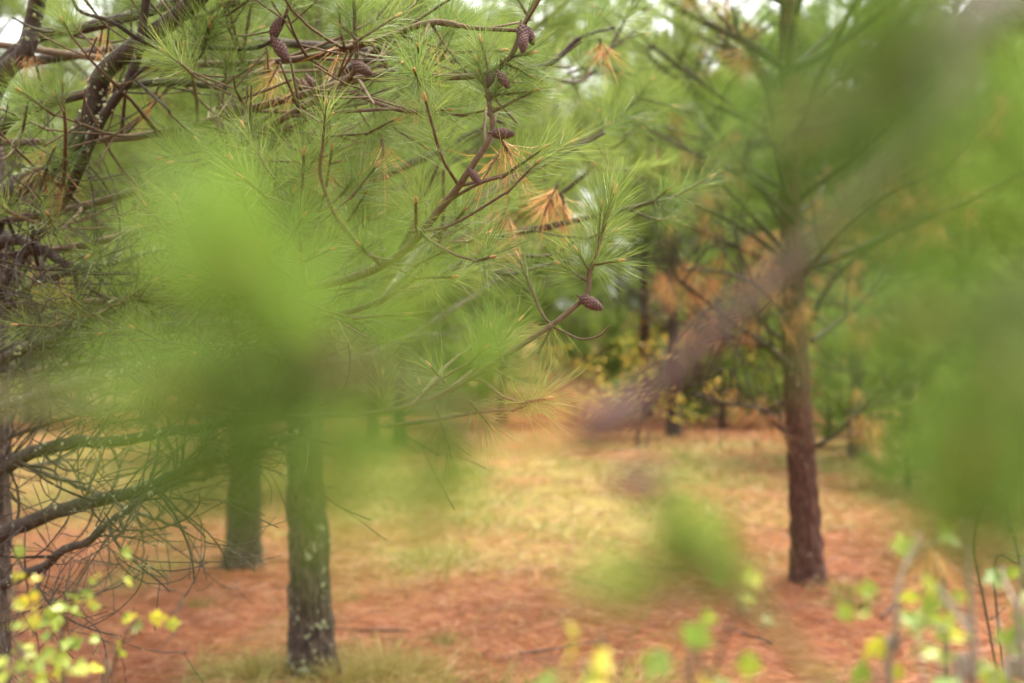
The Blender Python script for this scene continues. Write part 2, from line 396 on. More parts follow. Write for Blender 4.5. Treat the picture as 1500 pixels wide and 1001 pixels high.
def lichen_patch_mesh(seed, mat):
    rng = np.random.default_rng(seed); mb = MB()
    for _ in range(7):
        c = rng.normal(0, 0.45, 2); r = rng.uniform(0.3, 0.62); k = 7
        a = np.arange(k) * 2 * math.pi / k; rr = r * rng.uniform(0.6, 1.25, k)
        V = [(c[0], c[1], 0.22 + rng.uniform(0, .12))] + [(c[0] + rr[q] * math.cos(a[q]), c[1] + rr[q] * math.sin(a[q]), rng.uniform(0.02, 0.2)) for q in range(k)]
        V += [(c[0] + rr[q] * .8 * math.cos(a[q]), c[1] + rr[q] * .8 * math.sin(a[q]), -0.2) for q in range(k)]
        T = [(0, 1 + q, 1 + (q + 1) % k) for q in range(k)]; Q = [(1 + q, 1 + k + q, 1 + k + (q + 1) % k, 1 + (q + 1) % k) for q in range(k)]
        mb.add(V, T, Q)
    return mb.mesh('lichen_patch', [mat], smooth=False)
LICHEN = [lichen_patch_mesh(s, M['lichen']) for s in range(4)]

def lichen_bits(mb, path, rad, rng, per_m=160, size=0.006, up=0.4):
    """small crusty flakes on a limb"""
    seg = np.linalg.norm(np.diff(path, axis=0), axis=1); tot = seg.sum(); n = int(tot * per_m)
    rad = np.broadcast_to(np.asarray(rad, float), (len(path),))
    for _ in range(n):
        i = rng.integers(len(path) - 1); f = rng.uniform(); p = path[i] * (1 - f) + path[i + 1] * f
        if mnoise.noise(Vector(p * 5.5)) < -0.02: continue
        tg = nrm(path[i + 1] - path[i]); q = nrm(rng.normal(0, 1, 3) + np.array((0, 0, up))); q = nrm(q - tg * np.dot(q, tg))
        c = p + q * rad[i] * 0.97; R = frame(q, rng); s = size * rng.uniform(0.5, 1.5)
        k = 5; a = np.arange(k) * 2 * math.pi / k; rr = s * rng.uniform(0.5, 1.2, k)
        V = [c + q * s * 0.9] + [c + R[:, 0] * rr[j] * math.cos(a[j]) + R[:, 1] * rr[j] * math.sin(a[j]) - q * s * .2 for j in range(k)]
        mb.add(V, [(0, 1 + j, 1 + (j + 1) % k) for j in range(k)])

def cone_mesh(seed):
    """a pine cone along -Z: egg-shaped core clad in spiral scales"""
    rng = np.random.default_rng(seed); mb = MB(); L = 0.048
    prof = lambda t: 0.0105 * math.sin(math.pi * min(1, (t * 0.93 + 0.07)) ** 0.78) ** 0.8 + 0.001
    tt = np.linspace(0, 1, 9); tube(mb, np.stack([0 * tt, 0 * tt, -L * tt], 1), [prof(x) * 0.82 for x in tt], 10)
    tube(mb, [(0, 0, 0.010), (0.001, 0, 0.004), (0, 0, -0.004)], [0.0026, 0.003, 0.005], 6)
    n = 78
    for k in range(n):
        t = (k + 0.5) / n; a = k * 2.39996; r = prof(t); s = 0.0052 * (0.55 + 0.6 * math.sin(math.pi * t)) * rng.uniform(0.9, 1.1)
        er = np.array((math.cos(a), math.sin(a), 0)); et = np.array((-math.sin(a), math.cos(a), 0)); ez = np.array((0, 0, -1.0))
        c = er * r * 0.9 + ez * L * t; lift = 0.0022
        V = [c - et * s * .6 - ez * s * .5, c + et * s * .6 - ez * s * .5, c + et * s * .75 + ez * s * .45 + er * lift * .6, c - et * s * .75 + ez * s * .45 + er * lift * .6,
             c + ez * s * 1.0 + er * lift * .7, c + ez * s * .25 + er * lift * 1.5, c + ez * s * .7 - er * .002]
        mb.add(V, [(0, 1, 5), (1, 2, 5), (2, 4, 5), (4, 3, 5), (3, 0, 5), (3, 4, 6), (4, 2, 6)])
    return mb.mesh('cone', [M['cone']], smooth=False)
CONES = [cone_mesh(s) for s in (1, 2)]

NT = [M['needle'], M['twig'], M['bud']]
_r = np.random.default_rng(5)
TUFT_MESH = [tuft_mb(_r, n=int(_r.integers(95, 165)), shoot=_r.uniform(0.05, 0.12), L=(0.08, 0.15), wd=0.00105, spread=(_r.uniform(58, 78), _r.uniform(14, 30)), droop=_r.uniform(.008, .02)).mesh('needle_tuft', NT) for _ in range(7)]
NEAR_MESH = [tuft_mb(_r, n=int(_r.integers(70, 90)), shoot=_r.uniform(0.05, 0.07), L=(0.075, 0.11), wd=0.0017, spread=(52, 10)).mesh('needle_tuft', [M['needle_near'], M['twig'], M['bud']]) for _ in range(4)]
SHADED_MESH = [tuft_mb(_r, n=int(_r.integers(70, 95)), shoot=_r.uniform(0.05, 0.07), L=(0.07, 0.11), wd=0.0018, spread=(52, 10)).mesh('needle_tuft', [M['needle_shaded'], M['twig'], M['bud']]) for _ in range(4)]  # near tufts with the core shade painted in
DEAD_MESH = [tuft_mb(_r, n=int(_r.integers(22, 52)), shoot=_r.uniform(.03, .08), L=(0.05, 0.135), wd=0.0015, spread=(_r.uniform(35, 70), _r.uniform(8, 30)), bud=False, droop=.028).mesh('dead_needle_tuft', [M['needle_dead'], M['twig']]) for _ in range(4)]

def place(mesh, name, p, d, parent, rng, sc=1.0, flip=False):
    o = link(name, mesh, parent); R = frame(-np.asarray(d) if flip else d, rng)
    m3 = Matrix([[R[a][c] for c in range(3)] for a in range(3)])
    o.matrix_basis = Matrix.Translation(Vector(p)) @ m3.to_4x4() @ Matrix.Scale(sc, 4)
    return o

# ------------------------------------------------------------------ pines of the middle distance and the background
TF_MID = Tufts(21, 6, n=54, shoot=0.10, L=(0.10, 0.145), wd=0.0024, droop=0.01)
TF_FAR = Tufts(22, 6, n=34, shoot=0.12, L=(0.12, 0.17), wd=0.0045, droop=0.012)

def gen_pine(root, seed, H, r0, live_from, dead_from, tufts, blen=1.7, whorl=0.42, per=(4, 6), lean=(0, 0), bark='bark', sides=40, rings=110,
             needle='needle_far', limb='limb_far', dens=1.0, tuft_sc=1.0, skip=None, dead_needles=0, merge=False):
    """trunk, one mesh per branch, needles as one mass; all in the tree's own space"""
    rng = np.random.default_rng(seed)
    tr = trunk_mb(H, r0, 0.018, lean, rings, sides, bark=0.018 if sides > 30 else 0.007, seed=seed).obj('trunk', M[bark], root)
    rad = lambda z: r0 + (0.018 - r0) * (max(0, z) / H) ** 0.85
    fol = MB(); nd = 0; deadspots = []
    z = dead_from
    while z < H - 0.3:
        k = rng.integers(*per, endpoint=True); a0 = rng.uniform(0, 6.28)
        for q in range(k):
            az = a0 + q * 6.283 / k + rng.normal(0, 0.25)
            zz = z + rng.normal(0, 0.05)
            f = zz / H; L = blen * (0.30 + 0.95 * math.sin(math.pi * min(1, (1 - f) * 0.72 + 0.06))) * rng.uniform(0.7, 1.15)
            if zz > live_from: L *= 1.0
            el = math.radians(rng.uniform(-4, 22) + 30 * f)
            d = np.array((math.cos(az) * math.cos(el), math.sin(az) * math.cos(el), math.sin(el)))
            p0 = np.array((lean[0] * zz, lean[1] * zz, zz)) + d * rad(zz) * 0.5
            path = walk(rng, p0, d, L, 11, up=0.28, wob=0.09)
            if skip is not None and skip(path): continue
            wood = MB(); rb = 0.010 + 0.010 * L
            if zz < live_from:
                if rng.uniform() < 0.4: continue
                dead_limb(rng, path, rb * 0.8, 0.004, wood, 5, 0.2, 0.17, (0.2, 0.6), 2, 0.0032, 0.09)
                if dead_needles:
                    for _ in range(2): deadspots.append(path[rng.integers(5, len(path))])
            else:
                tips = []
                live_limb(rng, path, rb, 0.005, wood, tips, 5, 0.28, 0.26 / dens, 0.42, 2, 0.12, 0.005)
                for (tp, td) in tips:
                    td = nrm(td + np.array((0, 0, 0.35))); dt = rng.normal(0, 0.12)
                    tufts.stamp(fol, tp, td, tuft_sc * rng.uniform(0.8, 1.15), rng, dt)
                    tufts.stamp(fol, tp - td * 0.10, nrm(td + rng.normal(0, .25, 3)), tuft_sc * rng.uniform(0.8, 1.1), rng, dt)
            if merge:
                fol.add(np.concatenate(wood.v), np.concatenate(wood.t), np.concatenate(wood.q), 0.5, 1)
            else:
                wood.obj('branch', M[limb], root)
        z += whorl * rng.uniform(0.8, 1.2)
    fo = fol.obj('crown', [M[needle], M[limb]], root); fo['kind'] = 'stuff'
    return deadspots

def copy_tree(root, name, loc, rz, sc, label, group=None):
    r = root.copy(); COL.objects.link(r); r.name = name; r.location = loc; r.rotation_euler = (0, 0, rz); r.scale = (sc, sc, sc)
    r['label'] = label
    if group: r['group'] = group
    for ch in [c for c in PROTO_KIDS[root.name]]:
        c = ch.copy(); COL.objects.link(c); c.parent = r
    return r
PROTO_KIDS = {}

def at_ground(px, z):
    x = (px - 750) / F * z
    return np.array((x, z, gh(x, z)))

# --- the lichen-spotted trunk in front, left of the middle
bA = at_ground(457, 7.15)
tA = empty('pine_tree', bA, 'pine with lichen spotted dark trunk nearest the bottom edge, left of middle', 'pine tree', 'pines standing in the litter')
gen_pine(tA, 101, 7.2, 0.112, 1.75, 1.15, TF_MID, 1.6, lean=(-0.004, 0.0), sides=72, rings=260, bark='bark', dens=1.15, needle='needle_far')
rng = np.random.default_rng(8)
for k in range(80):
    zz = 0.03 + 0.75 * rng.uniform() ** 1.5; a = rng.uniform(math.pi * 1.02, math.pi * 1.98)
    r = 0.112 - 0.012 * zz + 0.025 * math.exp(-zz / 0.14) + 0.001
    p = np.array((math.cos(a) * r, math.sin(a) * r, zz))
    place(LICHEN[k % 4], 'lichen_patch', p, (math.cos(a), math.sin(a), 0), tA, rng, 0.004 + 0.013 * rng.uniform() ** 2)
# --- the trunk behind it
bB = at_ground(356, 10.4)
tB = empty('pine_tree', bB, 'pine with plain dark trunk standing behind and left of the lichen spotted one', 'pine tree', 'pines standing in the litter')
gen_pine(tB, 102, 7.6, 0.128, 1.95, 1.5, TF_MID, 1.8, sides=48, rings=150, dens=1.1)
# --- the pine on the right with bare spreading limbs
bC = at_ground(1182, 9.86)
tC = empty('pine_tree', bC, 'reddish brown pine trunk on the right with bare upswept limbs and orange dead needles', 'pine tree', 'pines standing in the litter')
spots = gen_pine(tC, 103, 7.4, 0.112, 2.75, 2.2, TF_MID, 1.75, lean=(-0.034, 0.0), sides=64, rings=220, bark='bark_red', limb='limb', dens=0.65, dead_needles=1)
rng = np.random.default_rng(33)
Z = 9.86
handC = [([(1160, 503, Z), (1128, 485, Z - .1), (1100, 445, Z - .2), (1085, 385, Z - .3), (1075, 320, Z - .3)], .020),
         ([(1162, 545, Z), (1140, 520, Z - .3), (1085, 480, Z - .6), (1020, 430, Z - .9), (960, 380, Z - 1)], .022),
         ([(1162, 560, Z), (1135, 515, Z + .2), (1090, 500, Z + .3), (1040, 470, Z + .4), (1000, 400, Z + .4), (985, 330, Z + .4)], .020),
         ([(1160, 652, Z), (1135, 615, Z - .3), (1110, 598, Z - .5), (1060, 590, Z - .7), (1010, 575, Z - .8)], .016),
         ([(1190, 470, Z), (1208, 430, Z - .1), (1240, 390, Z - .2), (1285, 358, Z - .3), (1340, 330, Z - .3)], .022),
         ([(1190, 500, Z), (1225, 475, Z + .2), (1260, 445, Z + .3), (1290, 410, Z + .3), (1330, 350, Z + .3)], .018),
         ([(1192, 655, Z), (1220, 640, Z - .2), (1245, 615, Z - .3), (1275, 588, Z - .3)], .013),
         ([(1160, 470, Z), (1110, 420, Z - .5), (1060, 400, Z - .9), (1000, 395, Z - 1.1)], .016),
         ([(1178, 400, Z), (1220, 350, Z - .4), (1290, 290, Z - .7), (1380, 250, Z - .9)], .020),
         ([(1170, 380, Z), (1130, 300, Z + .2), (1060, 200, Z + .3), (1000, 120, Z + .3)], .020),
         ([(1158, 200, Z), (1110, 90, Z), (1070, 40, Z), (1030, -10, Z)], .022),
         ([(1160, 140, Z), (1110, 100, Z + .1), (1060, 60, Z + .3), (1000, -20, Z + .3)], .018)]
for cp, r in handC:
    wood = MB(); path = spline([P(*c) - bC for c in cp], 16)
    dead_limb(rng, path, r * 1.25, 0.007, wood, 7, 0.22, 0.13, (0.2, 0.75), 2, 0.005, 0.06)
    br = wood.obj('branch', M['limb'], tC)
    for _ in range(3): spots.append(path[rng.integers(6, 16)])
liveC = [[(1168, 250, Z), (1120, 190, Z - .3), (1040, 130, Z - .6), (960, 70, Z - .8), (905, 20, Z - .9)], [(1172, 330, Z), (1100, 265, Z - .5), (1020, 225, Z - .9), (950, 190, Z - 1.2), (890, 150, Z - 1.3)],
         [(1160, 150, Z), (1080, 80, Z), (1000, 40, Z), (930, -10, Z)], [(1178, 400, Z), (1080, 330, Z - .2), (1000, 290, Z - .3), (930, 255, Z - .4)], [(1172, 290, Z), (1090, 240, Z + .4), (1010, 170, Z + .7), (950, 120, Z + .8)],
         [(1172, 290, Z), (1250, 230, Z - .4), (1330, 160, Z - .7), (1400, 100, Z - .8)], [(1176, 350, Z), (1260, 300, Z + .3), (1350, 260, Z + .5), (1430, 240, Z + .6)], [(1165, 170, Z), (1240, 110, Z), (1300, 60, Z), (1350, 0, Z)]]
for cp in liveC:
    wood = MB(); tips = []; fol = MB(); path = spline([P(*c) - bC for c in cp], 16)
    live_limb(rng, path, .021, .006, wood, tips, 7, .3, .2, .34, 2, .14, .005)
    br = wood.obj('branch', M['limb'], tC)
    for tp, td in tips:
        td = nrm(td + np.array((0, 0, .3))); dt = rng.normal(0, .14)
        TF_MID.stamp(fol, tp, td, rng.uniform(.95, 1.3), rng, dt)
    nd = fol.obj('needles', M['needle_far'], br); nd['kind'] = 'stuff'
for (px, py) in [(1062, 230), (1068, 240), (1058, 250), (1035, 290), (1040, 300), (1030, 310), (1090, 350), (1110, 360), (1130, 365), (1155, 435), (1165, 445), (1150, 430), (1340, 250), (1355, 260), (1365, 240), (1260, 330), (1200, 330), (1215, 290), (990, 385), (1000, 400), (1290, 340), (1330, 300), (1390, 270), (1030, 430), (1120, 400)]:
    spots.append(P(px, py, Z + rng.uniform(-.6, .4)) - bC)
for p in spots:
    for _ in range(3):
        place(DEAD_MESH[rng.integers(4)], 'dead_needle_tuft', p + rng.normal(0, .08, 3), nrm(np.array((rng.normal(0, .5), rng.normal(0, .5), -.9))), tC, rng, rng.uniform(1.1, 1.75))

# --- background pines: four builds, copied
protos = []
spec = [(-120, 13.0, 'pine with low green crown at the left edge beyond the bare limbs', 0),
        (585, 24, 'background pine whose trunk is veiled by the left green blur', 1),
        (1405, 20, 'background pine right of the reddish trunk, veiled by near needles', 2),
        (986, 25.6, 'nearest of the distant grey trunks, left of the right hand pine', 3),
        (1010, 37, 'bushy green young pine between the distant grey trunks', 4)]
for k, (px, z, lab, _) in enumerate(spec):
    b = at_ground(px, z)
    tr = empty('pine_tree', b, lab, 'pine tree', 'pines in the background')
    n0 = set(bpy.data.objects.keys())
    gen_pine(tr, 200 + k, [7.4, 6.4, 7.6, 8.2, 4.2][k], [0.12, 0.12, 0.125, 0.14, 0.07][k], [1.5, 1.7, 2.0, 2.9, 0.1][k], [1.0, 1.1, 1.2, 1.9, 0.3][k], TF_FAR, [1.7, 1.6, 1.9, 1.8, 1.6][k],
             sides=22, rings=56, dens=1.0, tuft_sc=1.1, merge=True)
    PROTO_KIDS[tr.name] = [o for o in bpy.data.objects if o.name not in n0]
    protos.append(tr)
FARLAB = 'green pine of the blurred wood far behind, one of many'
YOUNG = 'bushy green young pine far behind, branched down to the ground'
more = [(946, 33, 3, 'thin far trunk just left of the nearest distant trunk'), (1021, 31, 3, 'thin far trunk between the distant trunks and the right hand pine'),
        (1087, 36, 3, 'faintest far trunk close to the left of the right hand pine'),
        (60, 27, 1, 'background pine behind the bare limbs, second from the left edge'), (215, 29, 2, 'background pine just left of the plain dark trunk'),
        (455, 16.5, 0, 'background pine hidden behind the lichen spotted trunk'), (310, 21, 1, 'background pine hidden behind the plain dark trunk'),
        (120, 34, 2, 'farther background pine between the left edge and the plain dark trunk'), (545, 25, 0, 'background pine to the right of the lichen spotted trunk'),
        (735, 29, 2, 'background pine nearest the middle, left of the golden shrub'), (1640, 12, 1, 'nearest background pine, leaning in past the right edge'),
        (1560, 18, 0, 'background pine just past the right edge'), (1255, 21, 2, 'background pine close behind the reddish trunk on its right'),
        (1330, 26, 1, 'farther background pine between the reddish trunk and the right edge')]
more += [(p, z, k, FARLAB) for p, z, k in ((640, 36, 1), (420, 33, 2), (230, 31, 0), (40, 30, 1), (1180, 33, 0), (1450, 30, 2), (560, 50, 0), (340, 46, 2), (1400, 44, 0), (150, 45, 0), (1010, 50, 2), (1100, 47, 0), (760, 50, 2), (1260, 45, 1))]
TALL = 'tall pale green pine far behind, reaching up into the white sky'
more += [(p, z, k, TALL) for p, z, k in ((800, 37, 3), (1135, 41, 2), (715, 40, 3))]
YLAB = {(1330, 17): 'small bushy young pine right of the reddish trunk', (1440, 15.5): 'small bushy young pine at the right, second from the edge', (1530, 14): 'small bushy young pine cut by the right edge', (1470, 22): 'small young pine behind the bushy ones at the right', (1255, 23): 'small young pine close behind the reddish trunk on its right', (860, 29): 'light green young pine left of the golden shrub', (1058, 28): 'light green young pine between the distant grey trunks and the reddish trunk', (1130, 30): 'light green young pine just left of the reddish trunk', (1215, 29): 'light green young pine hidden behind the reddish trunk'}
more += [(p, z, 4, YLAB.get((p, z), YOUNG)) for p, z in ((860, 29), (1058, 28), (1130, 30), (1215, 29), (1330, 17), (1440, 15.5), (1530, 14), (1470, 22), (1255, 23), (40, 33), (150, 36), (330, 34), (450, 35), (560, 33), (660, 34), (905, 40), (985, 43), (1050, 39), (1140, 41), (850, 44), (790, 38), (700, 41), (610, 43), (500, 38), (400, 42), (280, 37), (180, 40), (80, 36), (1230, 38), (1320, 36), (1410, 39), (1490, 35),(1560, 34))]
rng = np.random.default_rng(77)
for px, z, k, lab in more:
    copy_tree(protos[k], 'pine_tree', at_ground(px, z), rng.uniform(0, 6.28), rng.uniform(0.88, 1.1) * (0.55 if k == 4 and z < 24 else 0.7 if k == 4 and z < 31 else 1.4 if lab == TALL else 1), lab, 'young pines far behind' if k == 4 else 'pines in the background')

# ------------------------------------------------------------------ the near pine on the left: limbs, cones, tufts
bD = np.array((-1.715, 4.5, gh(-1.7, 4.5)))
tD = empty('pine_tree', bD, 'near pine cut by the left edge, with sharp coned twigs and lichened dead limbs', 'pine tree')
trunk_mb(6.5, 0.122, 0.02, (-0.004, 0), 200, 64, 0.012, 11).obj('trunk', M['bark'], tD)
rng = np.random.default_rng(404)
LIMIT = [232]
CONE_AT = ((765, 62), (735, 118), (735, 197), (410, 75), (527, 100), (330, 165), (445, 125), (868, 450))
TF_NEAR = Tufts(23, 6, n=95, shoot=0.08, L=(0.08, 0.14), wd=0.0012, droop=0.012)
def put_tuft(p, d, br, sc=1.0, rest=None, force=False):
    """a tuft of its own; past the limit or out of view it joins the needle mass of its branch"""
    wp = p + bD; qx = 750 + wp[0] / wp[1] * F; qy = HOR - (wp[2] - EYE) / wp[1] * F
    if not force:
        if any((qx - a) ** 2 + (qy - b) ** 2 < 58 ** 2 for a, b in CONE_AT): return        # cones grow on bare wood
        if qx < 240 and qy < 430 and rng.uniform() < 0.6: return
        if LIMIT[0] <= 0 or qy < -90 or qx < -60:
            if rest is not None: TF_NEAR.stamp(rest, p, d, sc, rng)
            return
        LIMIT[0] -= 1
    place(TUFT_MESH[rng.integers(len(TUFT_MESH))], 'needle_tuft', p, d, br, rng, sc)
def pix(cp): return [P(*c) - bD for c in cp]
def limbD(cp, r0, r1, auto=True, start=0.35, node=0.2, n=34, side=0.28, subs=(), tufts=(), cones=(), mat='limb', lich=0, tuftsc=1.0, along=0):
    path = spline(pix(cp), n); wood = MB(); tips = []
    if auto:
        live_limb(rng, path, r0, r1, wood, tips, 8, start, node, side, 2, 0.12, 0.0032)
    else:
        tube(wood, path, np.linspace(r0, r1, n), 8); tips.append((path[-1], nrm(path[-1] - path[-2])))
    for sp, a, b in subs:
        q = spline(pix(sp), 14); tube(wood, q, np.linspace(a, b, 14), 7); tips.append((q[-1], nrm(q[-1] - q[-2])))
    br = wood.obj('branch', M[mat], tD)
    if lich:
        lb = MB(); lichen_bits(lb, path, np.linspace(r0, r1, n), rng, lich); lo = lb.obj('lichen', M['lichen'], br, smooth=False); lo['kind'] = 'stuff'
    rest = MB()
    for p, d in tips:
        d = nrm(d + np.array((0, 0, 0.3)))
        put_tuft(p, d, br, tuftsc * rng.uniform(.8, 1.1), rest)
    if rest.n:
        ro = rest.obj('needles', M['needle'], br); ro['kind'] = 'stuff'
    for (px, py, z, dx, dy, dz) in tufts:
        put_tuft(P(px, py, z) - bD, nrm((dx, dz, -dy)), br, rng.uniform(.75, .95) if z < 5 else rng.uniform(1.0, 1.3), None, True)
    for k, (px, py, z, dx, dy, sc) in enumerate(cones):
        place(CONES[k % 2], 'cone', P(px, py, z - (0 if px > 840 else .035)) - bD, nrm((dx, -0.15, -dy)), br, rng, sc * (1.1 if px > 840 else 1.05), flip=True)
    return br
T0 = 4.5
# the sharp twig with its cone, in the focal plane
limbD([(-40, 660, T0), (150, 600, 4.1), (400, 610, 3.5), (600, 595, 3.12), (760, 508, 3.0), (852, 440, 3.0), (864, 400, 3.0), (881, 345, 3.0)], .0075, .0045, auto=False, mat='twig', n=44,
      subs=[([(809, 479, 3.0), (828, 487, 2.98), (852, 497, 2.95), (878, 492, 2.92), (892, 478, 2.9)], .0024, .0018), ([(809, 478, 3.0), (798, 466, 3.0), (789, 450, 3.0)], .0035, .003),
            ([(560, 625, 3.2), (640, 615, 3.05), (700, 604, 3.0), (755, 600, 2.97)], .005, .003), ([(640, 585, 3.1), (690, 545, 3.2), (720, 520, 3.2)], .005, .003),
            ([(690, 555, 3.05), (710, 560, 3.0), (735, 580, 2.95), (765, 590, 2.9)], .004, .003),
            ([(600, 600, 3.12), (640, 560, 3.0), (690, 530, 2.95)], .004, .003), ([(600, 600, 3.12), (650, 540, 3.3), (700, 500, 3.4)], .005, .003)],
      tufts=[(860, 412, 3, -.8, -.5, .1), (864, 398, 3, -.55, -.85, -.2), (868, 388, 3, .75, -.1, -.3), (874, 368, 3, .1, -1, .1), (880, 350, 3, .3, -1, -.2), (815, 470, 3, -.4, .7, .2), (620, 590, 3.1, -.2, -1, 0), (660, 570, 3.06, -.6, -.7, -.2), (700, 545, 3.03, .1, -1, .1), (735, 525, 3.0, -.3, -.9, 0), (640, 600, 3.1, .3, .9, 0), (690, 590, 3.0, .5, .6, 0), (560, 600, 3.2, 0, -1, 0), (730, 545, 3, .8, .5, -.1)],
      cones=[(851, 436, 2.985, .9, .5, .95)])
limbD([(-40, 450, T0), (200, 440, 4.0), (400, 430, 3.6), (560, 390, 3.3), (650, 300, 3.15), (690, 245, 3.1), (720, 195, 3.1), (718, 160, 3.1), (709, 112, 3.1)], .013, .004, mat='twig', start=.30, node=.15,
      subs=[([(560, 390, 3.3), (500, 330, 3.2), (470, 260, 3.15), (472, 215, 3.1)], .006, .0035), ([(655, 295, 3.15), (700, 270, 3.1), (738, 258, 3.05)], .004, .003), ([(600, 340, 3.2), (660, 330, 3.1), (745, 280, 3.0)], .004, .003)],
      tufts=[(716, 150, 3.1, .5, -.8, 0), (712, 130, 3.1, -.3, -.9, 0), (719, 165, 3.1, .8, -.4, 0), (716, 140, 3.1, .9, -.1, 0)],
      cones=[(721, 195, 3.09, 1, .05, .95), (690, 250, 3.1, .5, .8, .7)])
limbD([(-40, 330, T0), (130, 300, 4.1), (300, 240, 3.7), (420, 170, 3.5), (500, 122, 3.4), (521, 92, 3.35), (519, 30, 3.3)], .013, .004, mat='twig', start=.3, node=.14,
      subs=[([(330, 225, 3.65), (322, 190, 3.6), (327, 130, 3.55), (330, 108, 3.5)], .005, .003), ([(90, 310, 4.0), (95, 200, 3.6), (90, 140, 3.5)], .006, .0035), ([(420, 170, 3.5), (560, 160, 3.3), (600, 163, 3.3)], .005, .003)],
      tufts=[(329, 112, 3.5, .1, -1, 0), (328, 125, 3.5, .7, -.5, 0), (520, 35, 3.3, 0, -1, 0), (520, 55, 3.3, -.7, -.6, 0), (521, 60, 3.3, .8, -.5, 0), (90, 145, 3.5, 0, -1, .1), (91, 160, 3.5, -.5, -.8, .1)],
      cones=[(518, 92, 3.34, .75, .5, 1.0), (322, 158, 3.56, .95, .1, 1.1), (318, 172, 3.55, .3, .9, .8)])
limbD([(-40, 210, T0), (200, 200, 4.0), (400, 150, 3.6), (575, 104, 3.3), (640, 112, 3.2), (712, 108, 3.15), (748, 82, 3.1), (764, 44, 3.1), (792, -15, 3.1)], .012, .004, mat='twig', start=.3, node=.14,
      subs=[([(575, 104, 3.3), (630, 80, 3.3), (640, 70, 3.3)], .004, .003), ([(500, 128, 3.4), (580, 160, 3.3), (680, 168, 3.3)], .006, .004)],
      tufts=[(780, 10, 3.1, .3, -1, 0), (774, 25, 3.1, -.5, -.9, 0), (745, 84, 3.1, .9, -.2, 0), (716, 108, 3.1, -.2, -.9, .1), (738, 90, 3.1, .8, .4, .1)],
      cones=[(764, 36, 3.09, .1, 1, 1.0), (767, 50, 3.06, -.05, 1, .8), (772, 40, 3.12, .35, 1, .8), (731, 106, 3.1, .5, .8, .8), (722, 104, 3.14, -.3, .8, .8)])
limbD([(-40, 60, T0), (200, 90, 4.2), (400, 90, 3.8), (540, 62, 3.5), (630, 32, 3.2), (690, 40, 3.15), (758, 44, 3.12)], .012, .0045, mat='twig', start=.35, node=.16, cones=[(437, 118, 3.6, .5, .5, 1.1), (450, 112, 3.6, .4, .7, .9)])
# thick ascending limbs
limbD([(-40, 420, T0), (0, 300, 4.2), (55, 255, 4.0), (105, 215, 3.9), (135, 160, 3.85), (150, 108, 3.8), (200, 65, 3.7), (260, 22, 3.6), (350, -60, 3.5)], .036, .022, start=.75, node=.3, side=.12, lich=170)
limbD([(-40, 500, T0), (30, 380, 4.3), (95, 290, 4.0), (130, 212, 3.8), (152, 168, 3.75), (190, 112, 3.7), (204, 62, 3.65), (216, -25, 3.6)], .018, .0105, auto=False, lich=60,
      subs=[([(204, 58, 3.65), (290, 68, 3.6), (365, 71, 3.55), (402, 55, 3.5), (420, 15, 3.45)], .007, .004), ([(203, 58, 3.65), (160, 30, 3.6), (115, 15, 3.6), (100, -20, 3.6)], .006, .004),
            ([(214, 55, 3.65), (250, 28, 3.6), (300, 22, 3.6), (330, 0, 3.6)], .006, .004), ([(170, 140, 3.7), (220, 92, 3.6), (290, 68, 3.55)], .005, .003), ([(195, 115, 3.7), (240, 155, 3.6), (250, 168, 3.6)], .005, .003),
            ([(222, 88, 3.7), (262, 98, 3.65), (290, 85, 3.6), (298, 70, 3.55)], .004, .003)],
      cones=[(402, 58, 3.49, .5, .8, 1.2), (398, 54, 3.5, .4, -.9, 1.0), (322, 4, 3.58, .8, 0, 1.0)])
limbD([(-40, 290, T0), (0, 188, 4.2), (50, 158, 4.1), (110, 140, 4.0), (230, 120, 3.9), (330, 128, 3.9)], .024, .008, start=.5, node=.2, lich=150)
limbD([(-40, 200, T0), (0, 112, 4.2), (33, 78, 4.1), (48, 30, 4.1), (60, -40, 4.0)], .032, .024, auto=False, lich=50)
limbD([(-40, 140, T0), (40, 60, 4.2), (130, 38, 4.0), (240, 8, 3.9), (300, -30, 3.9)], .022, .012, start=.4, node=.25)
limbD([(200, 300, 4.4), (380, 220, 4.2), (480, 130, 4.0), (560, 70, 3.9), (600, 30, 3.8), (640, -30, 3.8)], .022, .016, auto=False, lich=30)
# the darker limb that reaches right behind the sharp twig
limbD([(560, 440, 4.6), (620, 360, 4.8), (700, 290, 5.0), (800, 232, 5.2), (885, 190, 5.4), (930, 150, 5.4)], .011, .005, auto=False,
      tufts=[(930, 150, 5.4, .6, -.8, 0), (905, 180, 5.4, .9, -.2, 0), (870, 205, 5.3, .5, .8, 0), (885, 192, 5.4, -.2, -.9, 0), (840, 215, 5.2, .7, .6, 0), (820, 225, 5.2, .1, -1, 0), (790, 240, 5.2, .6, -.8, 0), (915, 170, 5.4, .8, .5, 0), (940, 145, 5.4, .9, .2, 0), (860, 205, 5.3, .8, -.6, 0)])
limbD([(640, 20, 4.6), (760, 90, 5.0), (840, 120, 5.3), (880, 90, 5.5), (920, 20, 5.6), (935, -20, 5.6)], .010, .005, auto=False,
      tufts=[(880, 90, 5.5, .8, .5, 0), (900, 60, 5.5, .8, -.2, 0), (915, 30, 5.6, .6, -.8, 0), (915, 25, 5.6, -.8, -.3, 0), (840, 118, 5.3, .3, .9, 0), (860, 108, 5.4, .2, -1, 0), (800, 105, 5.2, .5, -.9, 0), (905, 50, 5.5, -.6, -.7, 0), (925, 10, 5.6, .9, .1, 0), (780, 98, 5.1, .5, .8, 0)])
